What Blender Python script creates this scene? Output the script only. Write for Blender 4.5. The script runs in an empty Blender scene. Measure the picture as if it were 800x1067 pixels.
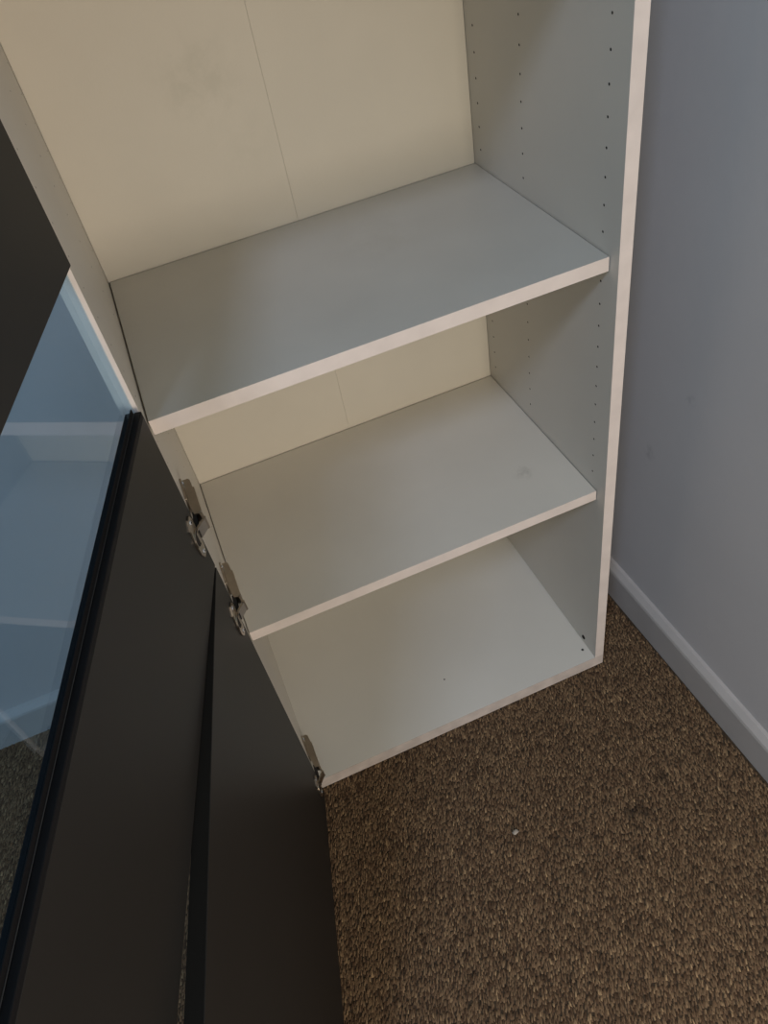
import bpy, bmesh, math, random
import numpy as np
from mathutils import Matrix, Vector

random.seed(7)
rng = np.random.default_rng(7)
S = bpy.context.scene
C = S.collection

# ------------------------------------------------------------------ camera
cam_d = bpy.data.cameras.new('camera')
cam = bpy.data.objects.new('camera', cam_d)
C.objects.link(cam)
RT = Vector((0.91901533, -0.36136237, -0.15756919))
DN = Vector((-0.36337487, -0.62150218, -0.6940416))
FW = Vector((0.15287093, 0.69509156, -0.70248004))
cam.matrix_world = Matrix(((RT.x, -DN.x, -FW.x, 0.0720),
                           (RT.y, -DN.y, -FW.y, -0.7072),
                           (RT.z, -DN.z, -FW.z, 1.3248),
                           (0, 0, 0, 1)))
cam_d.sensor_fit = 'HORIZONTAL'
cam_d.sensor_width = 36.0
cam_d.lens = 806.18 * 36.0 / 800.0
cam_d.clip_start = 0.01
S.camera = cam

# ------------------------------------------------------------------ light
S.view_settings.view_transform = 'Standard'
S.view_settings.look = 'None'
S.view_settings.gamma = 1.0
S.view_settings.use_curve_mapping = False
S.view_settings.exposure = 0.0

world = bpy.data.worlds.new('room_ambient')
S.world = world
world.use_nodes = True
bg = world.node_tree.nodes['Background']
bg.inputs[0].default_value = (0.62, 0.90, 1.0, 1)
bg.inputs[1].default_value = 0.35


def area_light(name, loc, target, sx, sy, power, color):
    d = bpy.data.lights.new(name, 'AREA')
    d.shape = 'RECTANGLE'
    d.size, d.size_y, d.energy, d.color = sx, sy, power, color
    o = bpy.data.objects.new(name, d)
    C.objects.link(o)
    o.location = loc
    o.rotation_euler = (Vector(target) - Vector(loc)).to_track_quat('-Z', 'Y').to_euler()
    return o


# cool daylight from the high window at the left, behind the photographer
area_light('daylight_window', (-1.55, -2.75, 4.3), (0.25, 0.05, 0.6), 0.65, 0.65, 60, (0.587, 0.725, 1.0))
# warm low light of the rest of the room, from the front
area_light('room_light', (0.45, -1.6, 0.9), (0.2, 0.2, 0.75), 0.4, 0.8, 15.4, (1.0, 0.842, 0.68))

# ------------------------------------------------------------------ materials
def material(name, color, rough=0.5, spec=0.5, metal=0.0, noise=0.0, nscale=6.0, bump=0.0, bscale=200.0, marks=()):
    """Principled material; marks = [(x, y, z, radius, colour, strength)] are stains in object space."""
    m = bpy.data.materials.new(name)
    m.use_nodes = True
    nt = m.node_tree
    N, L = nt.nodes, nt.links
    p = N['Principled BSDF']
    p.inputs['Roughness'].default_value = rough
    p.inputs['Specular IOR Level'].default_value = spec
    p.inputs['Metallic'].default_value = metal
    tc = N.new('ShaderNodeTexCoord')
    rgb = N.new('ShaderNodeRGB')
    rgb.outputs[0].default_value = (*color, 1)
    out = rgb.outputs[0]
    if noise > 0:
        n = N.new('ShaderNodeTexNoise')
        n.inputs['Scale'].default_value = nscale
        n.inputs['Detail'].default_value = 5
        L.new(tc.outputs['Object'], n.inputs['Vector'])
        mr = N.new('ShaderNodeMapRange')
        mr.inputs[1].default_value, mr.inputs[2].default_value = 0.3, 0.7
        mr.inputs[3].default_value, mr.inputs[4].default_value = 1 - noise, 1 + noise
        L.new(n.outputs['Fac'], mr.inputs[0])
        mx = N.new('ShaderNodeVectorMath')
        mx.operation = 'SCALE'
        L.new(out, mx.inputs[0])
        L.new(mr.outputs[0], mx.inputs['Scale'])
        out = mx.outputs[0]
    for (x, y, z, r, col, st) in marks:
        d = N.new('ShaderNodeVectorMath')
        d.operation = 'DISTANCE'
        L.new(tc.outputs['Object'], d.inputs[0])
        d.inputs[1].default_value = (x, y, z)
        f = N.new('ShaderNodeMapRange')
        f.interpolation_type = 'SMOOTHSTEP'
        f.inputs[1].default_value, f.inputs[2].default_value = r * 0.25, r
        f.inputs[3].default_value, f.inputs[4].default_value = st, 0.0
        L.new(d.outputs['Value'], f.inputs[0])
        n = N.new('ShaderNodeTexNoise')
        n.inputs['Scale'].default_value = 1.6 / r
        n.inputs['Detail'].default_value = 6
        n.inputs['Roughness'].default_value = 0.7
        L.new(tc.outputs['Object'], n.inputs['Vector'])
        g = N.new('ShaderNodeMapRange')
        g.inputs[1].default_value, g.inputs[2].default_value = 0.42, 0.62
        L.new(n.outputs['Fac'], g.inputs[0])
        mu = N.new('ShaderNodeMath')
        mu.operation = 'MULTIPLY'
        L.new(f.outputs[0], mu.inputs[0])
        L.new(g.outputs[0], mu.inputs[1])
        mix = N.new('ShaderNodeMix')
        mix.data_type = 'RGBA'
        L.new(mu.outputs[0], mix.inputs[0])
        L.new(out, mix.inputs[6])
        mix.inputs[7].default_value = (*col, 1)
        out = mix.outputs[2]
    L.new(out, p.inputs['Base Color'])
    if bump > 0:
        n = N.new('ShaderNodeTexNoise')
        n.inputs['Scale'].default_value = bscale
        n.inputs['Detail'].default_value = 3
        L.new(tc.outputs['Object'], n.inputs['Vector'])
        b = N.new('ShaderNodeBump')
        b.inputs['Strength'].default_value = bump
        b.inputs['Distance'].default_value = 0.001
        L.new(n.outputs['Fac'], b.inputs['Height'])
        L.new(b.outputs[0], p.inputs['Normal'])
    return m


W, D, Z1, Z2 = 0.5664, 0.3786, 0.8507, 0.4607     # inner width, inner depth, shelf tops
T, TB, TS, H = 0.0185, 0.0328, 0.0174, 1.2600     # shelf, bottom and side thickness; height
DK = (0.10, 0.09, 0.075)

M = {}
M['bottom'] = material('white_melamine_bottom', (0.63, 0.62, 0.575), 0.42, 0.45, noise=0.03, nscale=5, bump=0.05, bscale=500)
M['edge_shaded'] = material('shaded_edge_band', (0.52, 0.46, 0.42), 0.55, 0.4, noise=0.12, nscale=40)  # edge band copy, darkened to paint in the shade low on the front
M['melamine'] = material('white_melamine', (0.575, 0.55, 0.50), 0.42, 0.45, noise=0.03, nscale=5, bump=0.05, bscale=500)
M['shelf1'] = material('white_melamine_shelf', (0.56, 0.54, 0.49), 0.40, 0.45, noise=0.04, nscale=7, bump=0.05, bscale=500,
                       marks=[(0.36, 0.25, Z1, 0.09, (0.45, 0.42, 0.36), 0.25)])
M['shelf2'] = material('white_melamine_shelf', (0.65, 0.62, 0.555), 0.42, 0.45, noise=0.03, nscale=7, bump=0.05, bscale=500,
                       marks=[(0.49, 0.115, Z2, 0.022, (0.34, 0.32, 0.28), 0.4)])
M['back'] = material('cream_back_board', (0.60, 0.56, 0.475), 0.6, 0.3, noise=0.03, nscale=6, bump=0.08, bscale=350,
                     marks=[(0.20, D, 1.06, 0.075, (0.44, 0.42, 0.34), 0.32), (0.235, D, 0.97, 0.06, (0.48, 0.46, 0.38), 0.2)])
M['edge'] = material('edge_band', (0.64, 0.57, 0.525), 0.5, 0.4, noise=0.06, nscale=30)
M['black'] = material('black_laminate', (0.0155, 0.0148, 0.014), 0.45, 0.25, noise=0.05, nscale=8)
M['black_edge'] = material('black_edge_band', (0.006, 0.006, 0.007), 0.6, 0.15)
M['gasket'] = material('glazing_gasket', (0.035, 0.038, 0.042), 0.6, 0.3)
M['nickel'] = material('nickel_plated_steel', (0.50, 0.44, 0.37), 0.32, 0.5, metal=1.0, noise=0.1, nscale=60)
M['screw'] = material('zinc_screw', (0.75, 0.78, 0.80), 0.2, 0.5, metal=1.0)
M['hole'] = material('dark_drilled_hole', (0.035, 0.032, 0.03), 0.9, 0.1)
M['wall'] = material('painted_plaster', (0.53, 0.515, 0.52), 0.75, 0.25, noise=0.03, nscale=4, bump=0.25, bscale=60,
                     marks=[(0.0, 0.081, 0.43, 0.02, (0.36, 0.35, 0.36), 0.6), (0.0, 0.007, 0.587, 0.016, (0.38, 0.37, 0.38), 0.5)])
M['skirting'] = material('painted_skirting', (0.44, 0.42, 0.41), 0.55, 0.35, noise=0.06, nscale=12)
M['crumb'] = material('pale_crumb', (0.36, 0.32, 0.27), 0.8, 0.2)


def carpet_material():
    m = bpy.data.materials.new('woven_brown_carpet')
    m.use_nodes = True
    N, L = m.node_tree.nodes, m.node_tree.links
    p = N['Principled BSDF']
    a = N.new('ShaderNodeAttribute')
    a.attribute_name = 'yarn'
    L.new(a.outputs['Color'], p.inputs['Base Color'])
    p.inputs['Roughness'].default_value = 0.75
    p.inputs['Specular IOR Level'].default_value = 0.25
    return m


def glass_material():
    m = bpy.data.materials.new('tinted_glass')
    m.use_nodes = True
    N, L = m.node_tree.nodes, m.node_tree.links
    N.remove(N['Principled BSDF'])
    t = N.new('ShaderNodeBsdfTransparent')
    t.inputs[0].default_value = (0.80, 0.90, 0.965, 1)
    g = N.new('ShaderNodeBsdfGlossy')
    g.inputs['Color'].default_value = (0.9, 0.95, 1, 1)
    g.inputs['Roughness'].default_value = 0.0
    f = N.new('ShaderNodeFresnel')
    # thin pane: air-to-glass reflectance on both faces
    geo = N.new('ShaderNodeNewGeometry')
    ior = N.new('ShaderNodeMapRange')
    ior.inputs[3].default_value, ior.inputs[4].default_value = 1.52, 1.0 / 1.52
    L.new(geo.outputs['Backfacing'], ior.inputs[0])
    L.new(ior.outputs[0], f.inputs['IOR'])
    x = N.new('ShaderNodeMixShader')
    L.new(f.outputs[0], x.inputs[0])
    L.new(t.outputs[0], x.inputs[1])
    L.new(g.outputs[0], x.inputs[2])
    L.new(x.outputs[0], N['Material Output'].inputs[0])
    return m


M['carpet'] = carpet_material()
M['carpet_base'] = material('carpet_backing', (0.055, 0.040, 0.027), 0.95, 0.1, noise=0.35, nscale=160, bump=0.8, bscale=180)
M['glass'] = glass_material()


# ------------------------------------------------------------------ mesh helpers
def box(bm, x0, x1, y0, y1, z0, z1, bevel=0.0, mat=0):
    vs = [bm.verts.new((x, y, z)) for x in (x0, x1) for y in (y0, y1) for z in (z0, z1)]
    F = [(0, 1, 3, 2), (4, 6, 7, 5), (0, 4, 5, 1), (2, 3, 7, 6), (0, 2, 6, 4), (1, 5, 7, 3)]
    fs = [bm.faces.new([vs[i] for i in f]) for f in F]
    for f in fs:
        f.material_index = mat
    if bevel > 0:
        es = list({e for f in fs for e in f.edges})
        bmesh.ops.bevel(bm, geom=es, offset=bevel, segments=2, affect='EDGES', profile=0.5)
    return fs


def prism(bm, pts, axis, a0, a1, mat=0):
    """extrude a closed 2D outline along axis (0=x,1=y,2=z); pts are the two other coordinates in order"""
    def mk(p, a):
        c = list(p)
        c.insert(axis, a)
        return bm.verts.new(c)
    A = [mk(p, a0) for p in pts]
    B = [mk(p, a1) for p in pts]
    n = len(pts)
    fs = [bm.faces.new(A[::-1]), bm.faces.new(B)]
    for i in range(n):
        fs.append(bm.faces.new((A[i], A[(i + 1) % n], B[(i + 1) % n], B[i])))
    for f in fs:
        f.material_index = mat
    return fs


def cyl(bm, c, axis, r, h, n=12, mat=0, r2=None):
    """cylinder from centre c along unit axis over height h"""
    ax = Vector(axis).normalized()
    q = ax.to_track_quat('Z', 'Y')
    r2 = r if r2 is None else r2
    c = Vector(c)
    A = [bm.verts.new(c + q @ Vector((r * math.cos(2 * math.pi * i / n), r * math.sin(2 * math.pi * i / n), 0))) for i in range(n)]
    B = [bm.verts.new(c + q @ Vector((r2 * math.cos(2 * math.pi * i / n), r2 * math.sin(2 * math.pi * i / n), h))) for i in range(n)]
    fs = [bm.faces.new(A[::-1]), bm.faces.new(B)]
    for i in range(n):
        fs.append(bm.faces.new((A[i], A[(i + 1) % n], B[(i + 1) % n], B[i])))
    for f in fs:
        f.material_index = mat


def obj(name, bm, mats, parent=None, label=None, kind=None, smooth=False):
    bmesh.ops.recalc_face_normals(bm, faces=bm.faces)
    me = bpy.data.meshes.new(name)
    bm.to_mesh(me)
    bm.free()
    for m in (mats if isinstance(mats, (list, tuple)) else [mats]):
        me.materials.append(m)
    if smooth:
        for p in me.polygons:
            p.use_smooth = True
    o = bpy.data.objects.new(name, me)
    C.objects.link(o)
    if parent is not None:
        o.parent = parent
    if label:
        o['label'] = label
    if kind:
        o['kind'] = kind
    return o


def boxobj(name, dims, mat, parent=None, bevel=0.0008, label=None, kind=None):
    bm = bmesh.new()
    box(bm, *dims, bevel=bevel)
    return obj(name, bm, mat, parent, label, kind)


# ------------------------------------------------------------------ room shell
YB = 0.389                       # back wall
RA = math.radians(1.0)           # the right wall stands one degree out of square


def structure(o, label, cat):
    o['kind'] = 'structure'
    o['label'] = label
    o['category'] = cat
    return o


floor = boxobj('floor', (-2.6, 0.76, -3.2, YB + 0.02, -0.05, 0.0), M['carpet_base'], bevel=0)
structure(floor, 'floor under the brown woven carpet', 'floor')
wb = boxobj('wall_back', (-2.6, 0.80, YB, YB + 0.10, 0.0, 2.5), M['wall'], bevel=0)
structure(wb, 'white painted wall behind the cabinet, bluish where seen through the glass', 'wall')
wr = boxobj('wall_right', (0.0, 0.10, -3.2, 0.42, 0.0, 2.5), M['wall'], bevel=0)
wr.location = (0.689 + 0.016, 0, 0)
wr.rotation_euler = (0, 0, RA)
structure(wr, 'pale grey scuffed painted wall to the right of the cabinet', 'wall')


def skirting_profile():
    # (distance out from the wall, height)
    return [(0.0, 0.0), (0.016, 0.0), (0.016, 0.072), (0.0145, 0.077), (0.006, 0.0865), (0.0, 0.0880)]


bm = bmesh.new()
prism(bm, [(-x, z) for x, z in skirting_profile()], 1, -3.2, 0.36)
bs = obj('baseboard_right', bm, M['skirting'])
bs.location = (0.689 + 0.016, 0, 0)
bs.rotation_euler = (0, 0, RA)
structure(bs, 'grey painted baseboard with rounded top along the right wall', 'baseboard')
bm = bmesh.new()
prism(bm, [(YB - x, z) for x, z in skirting_profile()], 0, -2.6, -TS - 0.002)
bb = obj('baseboard_back', bm, M['skirting'])
structure(bb, 'baseboard on the wall left of the cabinet, seen through the glass', 'baseboard')

bm = bmesh.new()
prism(bm, [(YB - x, z) for x, z in skirting_profile()], 0, W + TS + 0.002, 0.684)
bc = obj('baseboard_corner', bm, M['skirting'])
structure(bc, 'short baseboard in the corner between the cabinet and the right wall', 'baseboard')


# carpet: short yarn stitches, too many to count
def build_carpet():
    px, py = 0.0028, 0.0064
    xs = np.arange(-0.95, 0.690, px)
    ys = np.arange(-1.0, 0.372, py)
    X, Y = np.meshgrid(xs, ys)
    col = np.arange(len(xs))
    Y = Y + (rng.random(len(xs)) * py)[None, :]
    X = X.ravel() + rng.normal(0, 0.0009, X.size)
    Y = Y.ravel() + rng.normal(0, 0.0014, Y.size)
    keep = ~((X > -TS - 0.004) & (X < W + TS + 0.002) & (Y > 0.004)) & (X < 0.686 - 0.0173 * Y)
    X, Y = X[keep], Y[keep]
    n = len(X)
    ln = rng.uniform(0.0060, 0.0100, n)
    wd = rng.uniform(0.0023, 0.0034, n)
    ht = rng.uniform(0.0012, 0.0026, n)
    ang = rng.normal(-0.36, 0.16, n)
    loc = np.array([(-.5, -.5, 0), (.5, -.5, 0), (.5, .5, 0), (-.5, .5, 0), (0, -.28, 1), (0, .28, 1)])
    tilt = np.clip(rng.normal(0, 0.2, n), -0.45, 0.45)
    V = np.zeros((n, 6, 3))
    lx = loc[None, :, 0] * wd[:, None]
    ly = loc[None, :, 1] * ln[:, None]
    lz = loc[None, :, 2] * ht[:, None] * (1 + tilt[:, None] * np.sign(loc[None, :, 1]))
    ca, sa = np.cos(ang)[:, None], np.sin(ang)[:, None]
    V[..., 0] = X[:, None] + lx * ca - ly * sa
    V[..., 1] = Y[:, None] + lx * sa + ly * ca
    V[..., 2] = 0.0003 + np.maximum(lz, 0)
    V[:, :4, 2] = 0.0002
    F = [(0, 1, 4), (1, 2, 5, 4), (2, 3, 5), (3, 0, 4, 5)]
    faces = []
    base = (np.arange(n) * 6)
    faces = [tuple(int(b) + i for i in f) for b in base for f in F]
    me = bpy.data.meshes.new('carpet')
    me.from_pydata(V.reshape(-1, 3).tolist(), [], faces)
    # yarn colours
    pal = np.array([(0.060, 0.040, 0.025), (0.105, 0.074, 0.048), (0.130, 0.096, 0.063), (0.165, 0.124, 0.081), (0.24, 0.186, 0.120)])
    k = rng.choice(5, n, p=[0.22, 0.34, 0.28, 0.13, 0.03])
    cc = pal[k] * np.array([1.36, 1.17, 0.97]) * rng.uniform(0.8, 1.2, (n, 1))
    # spilled dark stains
    for sx, sy, sr, st in STAINS:
        d = np.hypot(X - sx, Y - sy) + rng.normal(0, sr * 0.25, n)
        cc *= (1 - st * np.clip(1.2 - d / sr, 0, 1))[:, None]
    at = me.attributes.new('yarn', 'FLOAT_COLOR', 'POINT')
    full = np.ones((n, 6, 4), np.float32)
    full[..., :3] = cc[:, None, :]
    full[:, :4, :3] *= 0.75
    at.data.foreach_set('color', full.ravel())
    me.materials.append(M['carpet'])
    me.polygons.foreach_set('use_smooth', np.ones(len(me.polygons), bool))
    o = bpy.data.objects.new('carpet', me)
    C.objects.link(o)
    o['label'] = 'brown woven carpet of short tan and dark yarn stitches'
    o['category'] = 'carpet'
    o['kind'] = 'stuff'
    return o


STAINS = [(0.466, -0.265, 0.011, 0.75), (0.489, -0.276, 0.009, 0.75), (0.478, -0.268, 0.007, 0.6), (0.464, -0.294, 0.008, 0.6),
          (0.549, -0.240, 0.013, 0.6), (0.440, -0.338, 0.006, 0.7), (0.345, -0.315, 0.006, 0.7), (0.36, -0.42, 0.006, 0.6),
          (0.64, -0.10, 0.010, 0.5), (0.62, -0.16, 0.008, 0.5)]
build_carpet()

# ------------------------------------------------------------------ cabinet
cab = bpy.data.objects.new('cabinet', None)
C.objects.link(cab)
cab.location = (0, 0, 0)
cab['label'] = 'white open cabinet with two shelves and black doors swung open'
cab['category'] = 'cabinet'

EB = 0.0006


def panel(name, dims, mat, label=None, band='edge', band_label='pinkish white edge band'):
    x0, x1, y0, y1, z0, z1 = dims
    o = boxobj(name, (x0, x1, y0 + EB, y1, z0, z1), mat, cab, 0.0004, label)
    boxobj('edge_band', (x0, x1, y0, y0 + EB, z0, z1), M[band], o, 0, band_label)
    return o


panel('bottom_panel', (-TS, W + TS, 0.0, D + 0.004, 0.0045, TB), M['bottom'], 'white bottom panel lying on the carpet', 'edge_shaded', 'greyish edge band with shade put into its colour')
panel('side_panel', (-TS, 0.0, 0.0, D + 0.004, TB, H - 0.018), M['melamine'])
panel('side_panel', (W, W + TS, 0.0, D + 0.004, TB, H - 0.018), M['melamine'], label='white side panel with columns of shelf pin holes')
panel('top_panel', (-TS, W + TS, 0.0, D + 0.004, H - 0.018, H), M['melamine'])
SEAM = 0.2825
boxobj('back_board', (0.0005, SEAM - 0.0001, D, D + 0.0035, TB, H - 0.018), M['back'], cab, 0.0002, 'cream back board half with faint stain')
boxobj('back_board', (SEAM + 0.0001, W - 0.0005, D, D + 0.0035, TB, H - 0.018), M['back'], cab, 0.0002)
panel('shelf', (0.0022, W - 0.0012, 0.0184, D - 0.0022, Z1 - T, Z1), M['shelf1'], label='upper grey-white shelf')
panel('shelf', (0.0015, W - 0.0012, 0.0212, D - 0.0022, Z2 - T, Z2), M['shelf2'], label='lower white shelf')

# shelf pin holes, drilled every 32 mm in three columns of each side panel
YH = (0.0357, 0.2274, 0.355)
ZH = [z for z in (0.8748 + 0.032 * k for k in range(-12, 11)) if z < H - 0.05 and min(abs(z - Z1 + T / 2), abs(z - Z2 + T / 2)) > 0.011]
for x, s in ((W, -1), (0.0, 1)):
    bm = bmesh.new()
    for y in YH:
        for z in ZH:
            cyl(bm, (x - s * 0.001, y, z + 0.0015 * (y > 0.1)), (s, 0, 0), 0.0016 if s < 0 else 0.0009, 0.0011, 10)
    obj('pin_holes', bm, M['hole'], cab, 'small dark drilled shelf pin holes', 'stuff')
# fixing screw and hole near the bottom right corner, and a speck on the bottom panel
bm = bmesh.new()
cyl(bm, (W + 0.001, 0.041, 0.0485), (-1, 0, 0), 0.0046, 0.0022, 14)
cyl(bm, (W - 0.0012, 0.041, 0.0485), (-1, 0, 0), 0.0022, 0.0012, 8)
obj('fixing_screw', bm, M['hole'], cab, 'dark fixing screw near the bottom corner')
bm = bmesh.new()
cyl(bm, (0.555, 0.026, TB - 0.001), (0, 0, 1), 0.0026, 0.0012, 10)
obj('drilled_hole', bm, M['hole'], cab)
bm = bmesh.new()
cyl(bm, (0.290, 0.088, TB - 0.001), (0, 0, 1), 0.0016, 0.0013, 8)
obj('drilled_hole', bm, M['hole'], cab)

# ------------------------------------------------------------------ doors
HX, HY = 0.0030, -0.0100
DT = 0.0172
DW = 0.588


def door_root(ang, z, label):
    o = bpy.data.objects.new('door', None)
    C.objects.link(o)
    o.parent = cab
    o.location = (HX, HY, z)
    o.rotation_euler = (0, 0, math.radians(ang))
    o['label'] = label
    return o


def rel(o):
    return (Matrix.Translation(o.location) @ Matrix.Rotation(o.rotation_euler.z, 4, 'Z')).inverted()


def hinge(door, ang, zc):
    """concealed hinge: flange on the door's inner face, link, arm clipped to the cabinet side"""
    inv = rel(door)
    A = math.radians(ang)
    u = Vector((math.cos(A), math.sin(A), 0))
    n = Vector((-math.sin(A), math.cos(A), 0))
    o = Vector((HX, HY, zc))

    def dp(s, d, z):
        return o + u * s + n * d + Vector((0, 0, z))
    bm = bmesh.new()
    # flange, a long plate narrowing to both ends
    out = [(0.0075, -0.022), (0.0125, -0.031), (0.0200, -0.031), (0.0270, -0.020), (0.0290, 0.0), (0.0270, 0.020), (0.0200, 0.031), (0.0125, 0.031), (0.0075, 0.022)]
    lo = [bm.verts.new(dp(s, 0.0001, z)) for s, z in out]
    hi = [bm.verts.new(dp(s, 0.0018, z)) for s, z in out]
    bm.faces.new(lo[::-1])
    bm.faces.new(hi)
    for i in range(len(out)):
        j = (i + 1) % len(out)
        bm.faces.new((lo[i], lo[j], hi[j], hi[i]))
    # rim of the cup and its dark opening
    cyl(bm, dp(0.0185, 0.0015, 0), n, 0.0115, 0.0016, 20)
    cyl(bm, dp(0.0185, 0.0028, 0), n, 0.0098, 0.0006, 20, mat=1)

    # bent link from the cup to the arm
    def strip(pts, half, th, mat=0):
        """ribbon through pts (x, y), vertical half height, thickness th"""
        for (p, q) in zip(pts[:-1], pts[1:]):
            d = (q - p).normalized()
            s = Vector((-d.y, d.x, 0)) * th / 2
            vs = []
            for P in (p, q):
                for sg in (-1, 1):
                    for z in (-half, half):
                        vs.append(bm.verts.new(P + s * sg + Vector((0, 0, z))))
            for f in [(0, 1, 3, 2), (4, 6, 7, 5), (0, 4, 5, 1), (2, 3, 7, 6), (0, 2, 6, 4), (1, 5, 7, 3)]:
                bm.faces.new([vs[i] for i in f]).material_index = mat
    p1 = dp(0.0190, 0.0022, 0)
    p0 = dp(0.0105, 0.0032, 0)
    k1 = Vector((0.0146, -0.0075, zc))
    k2 = Vector((0.0118, 0.0060, zc))
    strip([p1, p0, k1], 0.0078, 0.0030)
    strip([k1, k2], 0.0060, 0.0028)
    strip([dp(0.0140, 0.0035, 0), Vector((0.0050, 0.0120, zc))], 0.0050, 0.0046, 1)  # dark inner strip, its colour standing in for shading under the arm
    cyl(bm, k1 + Vector((0, 0, -0.0088)), (0, 0, 1), 0.0022, 0.0176, 12)
    cyl(bm, Vector((0.0100, 0.0075, zc - 0.0078)), (0, 0, 1), 0.0020, 0.0156, 10)
    # arm: channel tapering towards the back
    prof = [(0.0050, 0.0060), (0.0110, 0.0040), (0.0143, 0.0080), (0.0132, 0.0420), (0.0118, 0.0700), (0.0095, 0.0735), (0.0020, 0.0735), (0.0020, 0.0300)]
    prism(bm, [(x, y) for x, y in prof], 2, zc - 0.0070, zc + 0.0070)
    box(bm, 0.0125, 0.0140, 0.020, 0.058, zc - 0.0045, zc + 0.0045, 0.0004)
    # mounting plate on the side panel
    box(bm, 0.0001, 0.0026, 0.030, 0.072, zc - 0.0125, zc + 0.0125, 0.0006)
    bm.transform(inv)
    h = obj('hinge', bm, [M['nickel'], M['hole']], door, 'nickel plated concealed hinge')
    for s, z in ((0.0165, 0.0240), (0.0165, -0.0240)):
        bm = bmesh.new()
        cyl(bm, dp(s, 0.0016, z), n, 0.0039, 0.0012, 14, r2=0.0030)
        cyl(bm, dp(s, 0.0027, z), n, 0.0013, 0.0004, 4, mat=1)
        bm.transform(inv)
        obj('hinge_screw', bm, [M['screw'], M['hole']], door)
    bm = bmesh.new()
    cyl(bm, Vector((0.0024, 0.066, zc + 0.0095)), (1, 0, 0), 0.0036, 0.0016, 14, r2=0.0028)
    bm.transform(inv)
    obj('hinge_screw', bm, M['screw'], door)
    return h


def slab(name, x0, x1, z0, z1, door, label=None, y0=-DT, y1=0.0):
    return boxobj(name, (x0, x1, y0, y1, z0, z1), M['black'], door, 0.0007, label)


A_LOW, A_UP = 256.4, 253.9
low = door_root(A_LOW, 0.0, 'lower black door swung wide open')
slab('door_panel', 0.0, DW, 0.006, 0.6385, low, 'plain black laminate door panel')
hinge(low, A_LOW, 0.5515)
hinge(low, A_LOW, 0.0660)

up = door_root(A_UP, 0.0, 'upper black door with a glass band, swung wide open')
ZL, ZU, ZT = 0.884, 1.0445, H - 0.004
lp = slab('door_panel', 0.0, DW, 0.6425, ZL - 0.006, up, 'black laminate panel under the glass')
# the glass stands in a groove: a bead on either side of it
boxobj('glazing_bead', (0.0, DW, -0.0074, 0.0, ZL - 0.006, ZL), M['black_edge'], up, 0.0010)
boxobj('glazing_bead', (0.0, DW, -DT, -0.0120, ZL - 0.006, ZL), M['black_edge'], up, 0.0010)
# black lip standing in front of the pane's foot, with a thin grey seal along its base
boxobj('glazing_lip', (0.003, DW, -0.0084, -0.0074, ZL - 0.006, ZL + 0.0062), M['black_edge'], up, 0.0002, 'black lip along the bottom of the glass')
boxobj('glass_gasket', (0.003, DW - 0.001, -0.0074, -0.0069, ZL - 0.0002, ZL + 0.0008), M['gasket'], up, 0.0001, 'thin grey seal')
slab('door_panel', 0.0, DW, ZU, ZT, up, 'black laminate panel above the glass')
boxobj('glass_pane', (-0.0040, DW - 0.001, -0.0118, -0.0085, ZL - 0.0058, ZU - 0.0002), M['glass'], up, 0, 'bluish clear glass pane reflecting the shelves')
hinge(up, A_UP, 0.7110)
hinge(up, A_UP, 1.2250)

# ------------------------------------------------------------------ crumb on the carpet
bm = bmesh.new()
bmesh.ops.create_icosphere(bm, subdivisions=2, radius=0.0042)
for v in bm.verts:
    v.co *= 1 + 0.35 * (random.random() - 0.5)
    v.co.z *= 0.6
    v.co.x *= 1.35
cr = obj('crumb', bm, M['crumb'])
cr.location = (0.278, -0.218, 0.0050)
cr['label'] = 'small pale crumb lying on the brown carpet'
cr['category'] = 'crumb'
